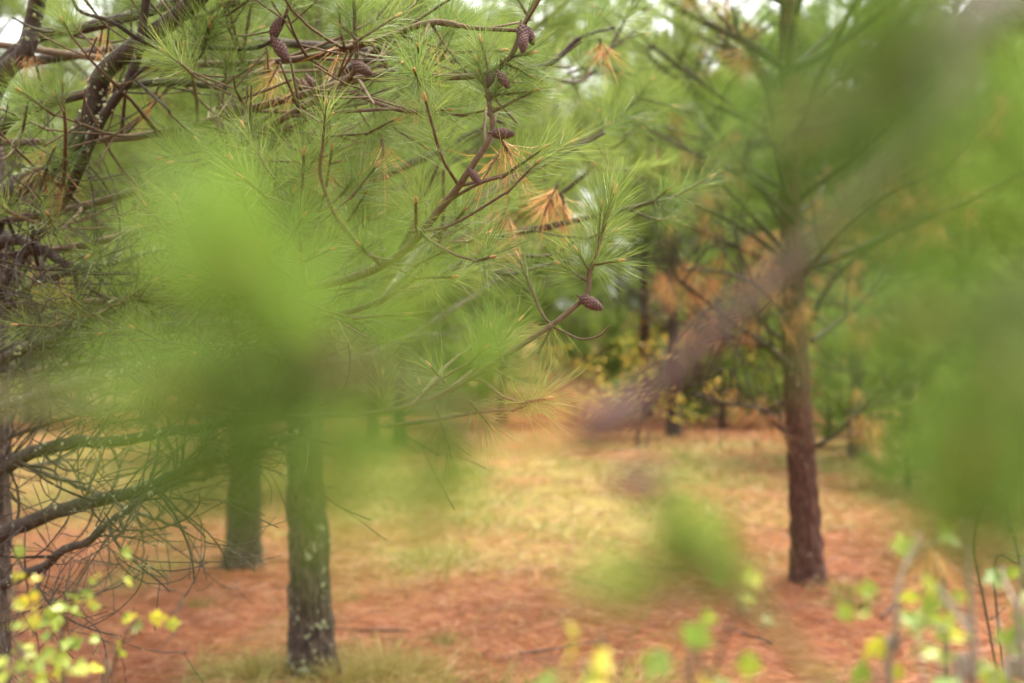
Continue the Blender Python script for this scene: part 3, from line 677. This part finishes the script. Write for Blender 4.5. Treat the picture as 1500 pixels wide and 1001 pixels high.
limbD([(-40, 520, T0), (250, 480, 4.3), (500, 470, 4.2), (690, 380, 4.2), (740, 345, 4.2), (800, 333, 4.2), (900, 310, 4.2), (985, 290, 4.2)], .022, .005, start=.72, node=.22, side=.22,
      subs=[([(690, 380, 4.2), (740, 402, 4.1), (800, 388, 4.1), (840, 380, 4.1)], .008, .004), ([(690, 380, 4.2), (720, 372, 4.2), (800, 375, 4.3), (850, 350, 4.3)], .007, .004), ([(560, 440, 4.2), (700, 300, 4.3), (800, 240, 4.4), (885, 195, 4.4)], .010, .005)])
limbD([(-40, 100, T0), (300, 60, 4.4), (600, 80, 4.3), (780, 100, 4.3), (850, 55, 4.3), (900, 40, 4.2)], .018, .005, start=.6, node=.22, side=.2)
# fill shoots higher up
limbD([(-40, 380, T0), (120, 360, 4.3), (300, 310, 4.0), (420, 270, 3.8), (480, 200, 3.6), (460, 120, 3.5)], .014, .004, mat='twig', start=.5, node=.16)
limbD([(-40, 560, T0), (200, 520, 4.2), (400, 480, 3.9), (560, 440, 3.7), (640, 360, 3.6), (650, 250, 3.5)], .012, .004, mat='twig', start=.4, node=.18)

# bare lower limbs with curling twigs and lichen
def deadD(cp, r0, r1, node, lich, tw, start=.1, depth=3, n=30):
    path = spline(pix(cp), n); path += np.cumsum(rng.normal(0, 0.004, path.shape), axis=0)
    wood = MB(); dead_limb(rng, path, r0, r1, wood, 9, start, node * .75, tw, depth, .0026, .04, 8.0)
    br = wood.obj('branch', M['limb'], tD)
    lb = MB(); lichen_bits(lb, path, np.linspace(r0, r1, n), rng, lich); lo = lb.obj('lichen', M['lichen'], br, smooth=False); lo['kind'] = 'stuff'
deadD([(-40, 810, T0), (10, 780, 4.3), (80, 752, 4.15), (170, 728, 4.0), (250, 695, 3.9), (330, 660, 3.8), (430, 622, 3.7)], .027, .010, .10, 110, (.15, .42))
deadD([(-40, 890, T0), (20, 856, 4.2), (65, 835, 4.1), (120, 815, 4.0), (185, 775, 3.9), (235, 738, 3.85), (300, 720, 3.8), (335, 705, 3.8)], .017, .005, .09, 90, (.12, .42))
deadD([(-40, 715, T0), (0, 688, 4.3), (80, 655, 4.1), (180, 640, 3.95), (290, 612, 3.8), (400, 590, 3.7)], .026, .010, .10, 150, (.15, .45))
deadD([(-40, 620, T0), (0, 592, 4.3), (70, 565, 4.1), (150, 540, 3.95), (260, 512, 3.8), (360, 500, 3.7)], .022, .008, .10, 150, (.15, .42))
deadD([(-40, 550, T0), (20, 522, 4.2), (100, 490, 4.05), (170, 455, 3.95), (250, 430, 3.85)], .020, .007, .10, 150, (.15, .42))
deadD([(-40, 470, T0), (20, 430, 4.2), (70, 400, 4.1), (140, 385, 4.0), (240, 360, 3.9)], .017, .005, .09, 200, (.2, .5))
deadD([(-40, 385, T0), (10, 352, 4.2), (45, 338, 4.1), (110, 365, 4.0), (170, 365, 4.0)], .026, .006, .08, 160, (.2, .5))
deadD([(-40, 660, T0), (60, 700, 4.5), (200, 760, 4.5), (280, 790, 4.5)], .012, .004, .10, 60, (.15, .4))
for (px, py, z) in [(72, 215, 3.9), (95, 250, 3.85), (60, 235, 3.9), (390, 75, 3.6), (405, 100, 3.5), (440, 120, 3.55), (150, 40, 4), (40, 70, 4.1), (735, 205, 3.15), (730, 225, 3.4), (740, 215, 3.4), (815, 275, 4.2), (805, 290, 4.2), (825, 290, 4.2), (740, 300, 4.2), (725, 330, 4.2), (745, 320, 4.2), (715, 345, 4.2), (615, 140, 3.4), (45, 380, 4.1), (85, 395, 4.1), (880, 60, 4.2), (640, 60, 3.4), (500, 60, 3.6), (230, 130, 3.9), (160, 90, 3.9), (470, 220, 3.7), (560, 210, 3.6)]:
    for _ in range(2 if z > 4.15 else 1):
        place(DEAD_MESH[rng.integers(4)], 'dead_needle_tuft', P(px, py, z) - bD, nrm((rng.normal(0, .4) - .1, rng.normal(0, .3), -1)), tD, rng, rng.uniform(.8, 1.2))

# ------------------------------------------------------------------ two young pines right in front of the lens
def young(base, label, H, r0, limbs, seed, lean=(0, 0)):
    root = empty('young_pine', base, label, 'young pine', 'young pines close to the viewer')
    rng = np.random.default_rng(seed)
    tp = walk(rng, (0, 0, -0.05), (lean[0], lean[1], 1), H, 24, up=.1, wob=.02)
    mb = MB(); tube(mb, tp, np.linspace(r0, r0 * .25, len(tp)), 12); mb.obj('trunk', M['bark_red'], root)
    for cp, r, r1, tufts, cones, mat in limbs:
        pts = [P(*c) - base for c in cp]
        j = int(np.argmin(np.abs(tp[:, 2] - (pts[0][2] - 0.08)))); pts = [tp[j]] + pts
        path = spline(pts, 36); mb = MB(); tube(mb, path, r1 + (r - r1) * np.linspace(1, 0, 36) ** 1.8, 10); br = mb.obj('branch', M[mat], root)
        for k_, (px, py, z, dx, dy, dz, sc) in enumerate(tufts):
            dead = sc < 0
            place((DEAD_MESH if dead else SHADED_MESH if (mat == 'limb' and k_ % 2 == 0) or (mat == 'shoot' and k_ % 3 == 1) else NEAR_MESH)[rng.integers(4)], 'dead_needle_tuft' if dead else 'needle_tuft', P(px, py, z) - base, nrm((dx, dz, -dy)), br, rng, abs(sc))
        for (px, py, z, dx, dy, sc) in cones:
            place(CONES[0], 'cone', P(px, py, z) - base, nrm((dx, -0.2, -dy)), br, rng, sc, flip=True)
    return root
bF = np.array((0.80, 0.80, gh(0.8, 0.8)))
limbsF = [
    ([(1640, -60, .68), (1400, 150, .57), (1270, 280, .54), (1190, 360, .54), (1100, 440, .54), (980, 550, .54), (905, 605, .54)], .0052, .0046,
     [(915, 600, .54, -1, -.1, 0, -.42), (915, 600, .54, -.9, .4, 0, -.38)], [(930, 592, .535, -.8, .5, .55)], 'twig_purple'),
    ([(1750, -200, .55), (1520, -40, .36), (1420, 20, .31), (1320, 95, .29)], .005, .0048,
     [(1390, 40, .305, -.9, .6, -.3, .6), (1380, 40, .30, -.1, 1, .1, .5), (1350, 70, .295, -.5, .3, -.6, .4), (1420, 30, .31, .5, .9, .1, .55), (1340, 80, .29, -.3, -.6, -.5, .4)], [], 'limb'),
    ([(1750, 600, .6), (1600, 480, .40), (1540, 440, .35), (1480, 430, .34)], .006, .005,
     [(1540, 440, .35, -1, .15, -.1, .55), (1500, 440, .36, -.35, 1, 0, .6), (1540, 450, .37, -.1, 1, .1, .6), (1480, 430, .34, -.2, .5, -.6, .45), (1420, 560, .38, -.1, 1, .1, .45)], [], 'limb'),
    ([(1500, 1150, .64), (1250, 1040, .57), (1150, 935, .53), (1080, 860, .50), (1000, 780, .49), (940, 705, .48)], .004, .0020,
     [(1080, 870, .50, -.75, -.8, .1, .34), (1110, 905, .51, -.5, -1, .1, .36), (1030, 830, .49, -.4, -1, 0, .28), (985, 860, .50, -1, -.1, 0, .32), (1070, 850, .50, -.9, -.4, 0, .3)], [(968, 708, .48, -.95, -.1, .38)], 'shoot'),
]
young(bF, 'young pine close by on the right, a purple stem and dark green blur', 2.3, .035, limbsF, 61)
bG = np.array((-0.50, 0.58, gh(-0.50, 0.58)))
limbsG = [
    ([(-500, 640, .52), (-150, 600, .46), (100, 585, .41), (300, 560, .38), (480, 530, .36), (600, 565, .38), (690, 620, .41)], .0026, .0013,
     [(490, 535, .36, -.72, -.8, -.1, .52), (480, 530, .36, -.62, -.78, .15, .5), (425, 465, .36, -.65, -.85, 0, .38), (485, 535, .36, -1, .15, .1, .6), (490, 540, .36, -.75, .6, .1, .55), (520, 545, .37, -.1, 1, 0, .48), (560, 550, .37, .3, -1, .2, .34),
      (690, 625, .41, -.75, .1, 0, .42), (680, 620, .41, -.3, .8, .2, .36), (660, 600, .40, .5, -.8, .1, .3)], [], 'shoot'),
]
young(bG, 'young pine close by on the left, a soft bright green blur over the trunks', 1.75, .016, limbsG, 62)

# ------------------------------------------------------------------ broad-leaved shrubs
def leaf_mesh(seed, mats):
    """a small lobed leaf, cupped and wavy, with a stalk"""
    rng = np.random.default_rng(seed); mb = MB(); n = 26
    th = np.linspace(-math.pi * .93, math.pi * .93, n)            # 0 is the tip
    r = 0.36 + 0.13 * np.cos(th * 5) * (.6 + .4 * np.cos(th)) + 0.08 * np.cos(th) + rng.normal(0, .02, n)
    x = r * np.sin(th); y = 0.42 + r * np.cos(th) * 1.12; z = .30 * np.abs(x) - .22 * (y - .4) ** 2 + .05 * np.sin(th * 4 + seed) + rng.normal(0, .012, n)
    V = np.concatenate([[(0, .10, 0)], np.stack([x, y, z], 1), np.stack([x * .5, .10 + (y - .10) * .5, z * .45], 1)])
    i = np.arange(n - 1); T = np.stack([np.zeros(n - 1, int), n + 1 + i, n + 2 + i], 1); Q = np.stack([1 + i, 2 + i, n + 2 + i, n + 1 + i], 1)
    tn = np.full(len(V), .45); tn[1:n + 1] += rng.uniform(-.1, .35, n)
    mb.add(V, T, Q, tn); tube(mb, [(0, -.45, .06), (0, -.15, .0), (0, .12, 0)], .018, 4, 0.9, 0, cap=False)
    return mb.mesh('leaf', mats)
LEAF = [leaf_mesh(s, [M['leaf']]) for s in range(4)]
def shrub(name, base, stems, label, seed, leaf_size, stem_mat='twig', group=None, bunch=3, spread=.05):
    root = empty(name, base, label, 'shrub', group); rng = np.random.default_rng(seed)
    for cp, r, spots in stems:
        path = spline([np.array((cp[0][0], cp[0][1], cp[0][2]))] + [P(*c) - base for c in cp[1:]], 22)
        mb = MB(); tube(mb, path, np.linspace(r, r * .3, 22), 7)
        ends = []
        for (px, py, z) in spots:
            q = P(px, py, z) - base; j = int(np.argmin(np.linalg.norm(path - q, axis=1))); j = max(2, j - 3)
            if np.linalg.norm(path[j] - q) > 0.01: tube(mb, spline([path[j], (path[j] + q) / 2 + rng.normal(0, .012, 3), q], 7), np.linspace(r * .35, r * .15, 7), 5)
            ends.append(q)
        st = mb.obj('stem', M[stem_mat], root)
        for q in ends:
            for k in range(bunch):
                d = nrm(rng.normal(0, 1, 3) + (0, -.3, -.1)); o = link('leaf', LEAF[rng.integers(4)], st)
                up = nrm(rng.normal(0, .6, 3) + np.array((0, -.9, .7))); x = nrm(np.cross(d, up)); u = np.cross(x, d)
                m3 = Matrix([[x[a], d[a], u[a]] for a in range(3)])
                s = leaf_size * rng.uniform(.65, 1.2)
                o.matrix_basis = Matrix.Translation(Vector(q + rng.normal(0, spread, 3) * .5 + d * .012)) @ m3.to_4x4() @ Matrix.Scale(s, 4)
    return root
b1 = np.array((-0.57, 1.8, gh(-0.57, 1.8)))
shrub('leafy_shrub', b1, [
    ([(0, 0, -.05), (95, 1100, 1.8), (90, 950, 1.8), (110, 870, 1.78), (130, 815, 1.76)], .004, [(60, 870, 1.8), (85, 895, 1.8), (105, 880, 1.78), (120, 895, 1.76), (70, 935, 1.8), (90, 950, 1.8), (100, 965, 1.8), (75, 925, 1.76), (115, 868, 1.76), (130, 845, 1.76), (172, 822, 1.76), (138, 842, 1.76), (100, 935, 1.75), (80, 960, 1.75)]),
    ([(.02, .01, -.05), (150, 1100, 1.8), (165, 990, 1.78), (185, 930, 1.76), (205, 905, 1.76)], .0035, [(207, 907, 1.76), (198, 920, 1.76), (165, 942, 1.76), (175, 940, 1.76), (140, 962, 1.76), (115, 905, 1.74)]),
    ([(-.03, .01, -.05), (40, 1100, 1.6), (30, 980, 1.55), (20, 900, 1.55), (30, 825, 1.55)], .0035, [(28, 830, 1.6), (18, 870, 1.55), (25, 848, 1.55), (10, 935, 1.5), (30, 985, 1.4), (55, 990, 1.4), (15, 970, 1.4), (70, 985, 1.5), (45, 965, 1.5), (8, 1000, 1.4)])],
    'leafy shrub with yellow green leaves in the bottom left corner', 71, .021, bunch=2, spread=.02)
b2 = np.array((0.50, 1.30, gh(.5, 1.3)))
shrub('leafy_shrub', b2, [
    ([(0, 0, -.05), (1410, 1150, 1.3), (1425, 1000, 1.3), (1420, 880, 1.3), (1412, 760, 1.3)], .0065, [(1375, 955, 1.28), (1350, 975, 1.28), (1385, 940, 1.28), (1340, 1000, 1.28), (1370, 970, 1.3), (1360, 880, 1.3), (1345, 845, 1.35), (1370, 870, 1.35), (1335, 920, 1.3), (1385, 925, 1.32)]),
    ([(.05, .03, -.05), (1480, 1150, 1.35), (1500, 1000, 1.35), (1490, 900, 1.35), (1500, 820, 1.35)], .006, [(1490, 880, 1.4), (1470, 945, 1.4), (1500, 870, 1.4), (1460, 905, 1.4), (1495, 960, 1.4), (1440, 950, 1.35), (1480, 990, 1.35), (1500, 920, 1.35), (1470, 830, 1.5), (1455, 980, 1.3)]),
    ([(-.05, .02, -.05), (1310, 1150, 1.3), (1312, 950, 1.3), (1315, 860, 1.3), (1345, 780, 1.32)], .005, [(1285, 935, 1.3), (1280, 972, 1.3), (1300, 930, 1.3), (1332, 920, 1.3), (1378, 800, 1.3)])],
    'leafy shrub with pale grey stems and yellowing leaves in the bottom right corner', 72, .026, 'stem_grey', bunch=2, spread=.03)
b3 = np.array((0.17, 1.15, gh(.17, 1.15)))
shrub('leafy_shrub', b3, [
    ([(0, 0, -.05), (1010, 1150, 1.15), (1040, 1000, 1.15), (1075, 900, 1.15), (1085, 870, 1.15)], .003, [(1040, 878, 1.15), (1092, 922, 1.15), (1075, 860, 1.2), (1003, 955, 1.1), (1040, 985, 1.1)]),
    ([(-.02, .01, -.05), (900, 1150, 1.1), (870, 1030, 1.08), (850, 980, 1.05)], .003, [(835, 970, 1.05), (860, 960, 1.05), (845, 985, 1.05), (905, 975, 1.08), (870, 995, 1.05)])],
    'sparse shrub with blurred yellow leaves rising from the bottom edge, right of middle', 73, .026, 'twig', bunch=2, spread=.012)

def far_shrub(px, z, h, wid, n, mat, label, seed):
    b = at_ground(px, z); root = empty('yellow_shrub', b, label, 'shrub', 'autumn shrubs in the background'); rng = np.random.default_rng(seed)
    fol = MB()
    for k in range(6):
        d = nrm((rng.normal(0, .3), rng.normal(0, .3), 1)); pt = walk(rng, (rng.normal(0, .1), rng.normal(0, .1), -.05), d, h * rng.uniform(.7, 1), 10, wob=.15)
        mb = MB(); tube(mb, pt, np.linspace(.012, .004, 11), 5); mb.obj('stem', M['twig'], root)
    c = rng.normal(0, 1, (n, 3)); c /= np.linalg.norm(c, axis=1)[:, None]; c *= rng.uniform(.2, 1, n)[:, None] ** .5
    cl = rng.normal(0, .5, (14, 3)); cl[:, 2] = rng.uniform(-.6, .9, 14); cc = cl[rng.integers(0, 14, n)] + c * .32
    cc = cc * (wid / 2, wid / 2, h * .42) + (0, 0, h * .55)
    d = rng.normal(0, 1, (n, 3)); d /= np.linalg.norm(d, axis=1)[:, None]
    ribbons(fol, cc, d, .06, .04, rng.normal(0, .01, (n, 3)), rng, rng.uniform(0, 1, n))
    f = fol.obj('foliage', M[mat], root); f['kind'] = 'stuff'
far_shrub(938, 23, 1.9, 2.2, 380, 'leaf_yellow', 'golden yellow shrub beyond the grass, in front of the far trunks', 81)
far_shrub(1120, 29, 1.9, 3.2, 700, 'leaf_yellow', 'yellow shrub low behind the right hand pine trunk', 82)
far_shrub(1005, 32, 2.4, 3.0, 900, 'needle_dead', 'rusty orange shrub among the distant grey trunks', 84)
far_shrub(1230, 27, 2.2, 2.6, 800, 'needle_dead', 'rusty orange shrub right behind the reddish trunk', 85)
far_shrub(905, 36, 2.6, 3.6, 900, 'leaf_yellow', 'pale yellow shrub far behind the golden one', 86)
far_shrub(760, 33, 2.2, 3.0, 900, 'needle_dead', 'rusty shrub far off near the middle', 87)
far_shrub(850, 30, 1.5, 3.0, 600, 'leaf_yellow', 'yellow orange shrub low beyond the middle of the grass', 83)

# a pine seedling at the right edge
b5 = np.array(((1500 - 750) / F * 5.0, 5.0, gh(1.8, 5)))
r5 = empty('pine_seedling', b5, 'thin pine seedling with dark twigs at the right edge', 'pine seedling'); rng = np.random.default_rng(91)
for cp in ([(1505, 1050, 5), (1440, 880, 5), (1425, 800, 5), (1440, 740, 5), (1470, 750, 5)], [(1505, 1050, 5), (1455, 845, 5), (1490, 825, 5), (1510, 815, 5)], [(1505, 1050, 5), (1500, 900, 5), (1475, 745, 5), (1462, 722, 5)]):
    path = spline([np.array((0, 0, -.05))] + [P(*c) - b5 for c in cp[1:]], 16); mb = MB(); dead_limb(rng, path, .005, .002, mb, 6, .6, .15, (.06, .16), 1, .0016); br = mb.obj('branch', M['limb'], r5)
    for k in (15, 13, 11): place(TUFT_MESH[k % 7], 'needle_tuft', path[k], nrm(path[k] - path[k - 1] + rng.normal(0, .05, 3)), br, rng, .9)

# a dry rust-coloured weed among the shrubs at the right
b6 = np.array(((1375 - 750) / F * 1.7, 1.7, gh(.5, 1.7))); r6 = empty('dry_weed', b6, 'dry rust coloured weed head blurred above the bottom right shrub', 'dry weed'); rng = np.random.default_rng(95)
path = spline([np.array((0, 0, -.05)), P(1385, 1000, 1.7) - b6, P(1372, 880, 1.7) - b6, P(1368, 790, 1.7) - b6], 16); mb = MB(); tube(mb, path, np.linspace(.004, .002, 16), 6); mb.obj('stem', M['twig'], r6)
for k in range(5): place(DEAD_MESH[k % 4], 'seed_head', path[15 - k], nrm(np.array((rng.normal(0, .5), rng.normal(0, .5), -.6))), r6, rng, .45)

# ------------------------------------------------------------------ needle litter and grass
rng = np.random.default_rng(9)
def scatter(n, y0, y1):
    y = y0 * (y1 / y0) ** rng.uniform(0, 1, n)
    x = rng.uniform(-1, 1, n) * (0.36 * y * 1.3 + 0.6)
    return x, y
x, y = scatter(110000, 5.6, 30.0)
gmask = np.array([grass_mask(a, b) for a, b in zip(x, y)])
keep = rng.uniform(0, 1, len(x)) > gmask * 0.75
x, y, gmk = x[keep], y[keep], gmask[keep]; n = len(x)
hz = np.array([gh(a, b) + .02 * mnoise.noise((a * 2.4, b * 2.4, .3)) for a, b in zip(x, y)])
az = rng.uniform(0, 6.283, n); el = np.radians(rng.normal(4, 9, n))
d = np.stack([np.cos(az) * np.cos(el), np.sin(az) * np.cos(el), np.sin(el)], 1)
lit = MB()
ribbons(lit, np.stack([x, y, hz + rng.uniform(.004, .042, n)], 1), d, rng.uniform(.09, .20, n), .0030 * np.maximum(1, y / 7.5), np.stack([rng.normal(0, .012, n), rng.normal(0, .012, n), rng.normal(-.008, .008, n)], 1), rng, np.clip(rng.normal(.5, .30, n), 0, 1))
o = lit.obj('needle_litter', M['litter']); o['kind'] = 'stuff'; o['label'] = 'reddish brown fallen pine needles covering the forest floor'; o['category'] = 'needle litter'

x, y = scatter(150000, 6.2, 34.0)
gmask = np.array([grass_mask(a, b) for a, b in zip(x, y)])
keep = rng.uniform(0, 1, len(x)) < gmask ** 1.3 * 0.9 + 0.006
x, y = x[keep], y[keep]; n = len(x)
hz = np.array([gh(a, b) for a, b in zip(x, y)])
cl = np.array([mnoise.noise((a * .9, b * .9, 2.2)) for a, b in zip(x, y)])
az = rng.normal(0.6, 1.4, n); el = np.radians(np.clip(rng.normal(52, 20, n), 8, 88))
d = np.stack([np.cos(az) * np.cos(el), np.sin(az) * np.cos(el), np.sin(el)], 1)
cl2 = np.array([mnoise.noise((a * 2.6, b * 2.0, 6.2)) for a, b in zip(x, y)])
L = rng.uniform(.08, .26, n) * np.clip(.8 + .9 * cl + 1.1 * cl2, .2, 2)
gr = MB()
ribbons(gr, np.stack([x, y, hz - .01], 1), d, L, .0034 * np.maximum(1, y / 6.5), np.stack([d[:, 0] * L * .45, d[:, 1] * L * .45, -L * .28], 1), rng, np.clip(rng.normal(.55, .2, n) - cl * .4 + cl2 * .35, 0, 1))
o = gr.obj('grass', M['grass']); o['kind'] = 'stuff'; o['label'] = 'dry yellow green grass spread over the clearing'; o['category'] = 'grass'

# fallen twigs lying on the litter
rng = np.random.default_rng(17)
for k, (px, z, lab) in enumerate(((600, 8.2, 'fallen dead twig on the litter left of middle'), (760, 7.6, 'fallen dead twig near the bottom edge in the middle'), (1130, 8.0, 'fallen dead twig in the litter left of the reddish trunk'), (1290, 8.6, 'fallen dead twig in the litter right of the reddish trunk'), (250, 8.6, 'fallen dead twig in the litter below the bare limbs'), (900, 9.6, 'fallen dead twig at the edge of the grass'))):
    b = at_ground(px, z); mb = MB(); a = rng.uniform(0, 3.1); path = walk(rng, (0, 0, .03), (math.cos(a), math.sin(a) * .6, .05), .55, 9, wob=.1); path[:, 2] = np.clip(path[:, 2], .02, .07)
    dead_limb(rng, path, .009, .004, mb, 6, .3, .12, (.08, .2), 1); o = mb.obj('fallen_twig', M['limb']); o.location = b; o['label'] = lab; o['category'] = 'twig'; o['group'] = 'twigs fallen on the litter'

# taller clumps that can be told apart
def clump(px, z, n, h, label, seed, green=0.5):
    b = at_ground(px, z); rng = np.random.default_rng(seed); mb = MB()
    az = rng.uniform(0, 6.28, n); el = np.radians(rng.uniform(40, 85, n)); d = np.stack([np.cos(az) * np.cos(el), np.sin(az) * np.cos(el), np.sin(el)], 1)
    L = h * rng.uniform(.5, 1.1, n); r = np.abs(rng.normal(0, h * .22, n))
    ribbons(mb, np.stack([np.cos(az) * r, np.sin(az) * r, np.full(n, -.01)], 1), d, L, .003, np.stack([d[:, 0] * L * .5, d[:, 1] * L * .5, -L * .25], 1), rng, np.clip(rng.normal(green, .15, n), 0, 1))
    o = mb.obj('grass_clump', M['grass']); o.location = b; o['label'] = label; o['category'] = 'grass clump'; o['group'] = 'grass clumps in the litter'
clump(565, 7.25, 260, .34, 'tall straw coloured grass clump at the bottom edge, right of the lichened trunk', 1, .7)
clump(500, 7.0, 160, .28, 'dry grass clump at the foot of the lichened trunk', 2, .6)
clump(385, 7.05, 160, .25, 'pale grass clump at the bottom edge, left of the lichened trunk', 3, .65)
clump(292, 9.0, 70, .12, 'small green grass tuft alone in the litter below the plain dark trunk', 4, .1)
clump(1250, 9.0, 110, .24, 'green grass tuft in the litter below and right of the reddish trunk', 5, .15)
clump(1235, 9.6, 130, .2, 'brownish grass clump at the right foot of the reddish trunk', 6, .55)
clump(515, 9.3, 60, .1, 'small green tuft right of the lichened trunk', 7, .1)
clump(655, 8.0, 80, .16, 'green yellow grass tuft in the litter near the bottom, left of middle', 8, .2)
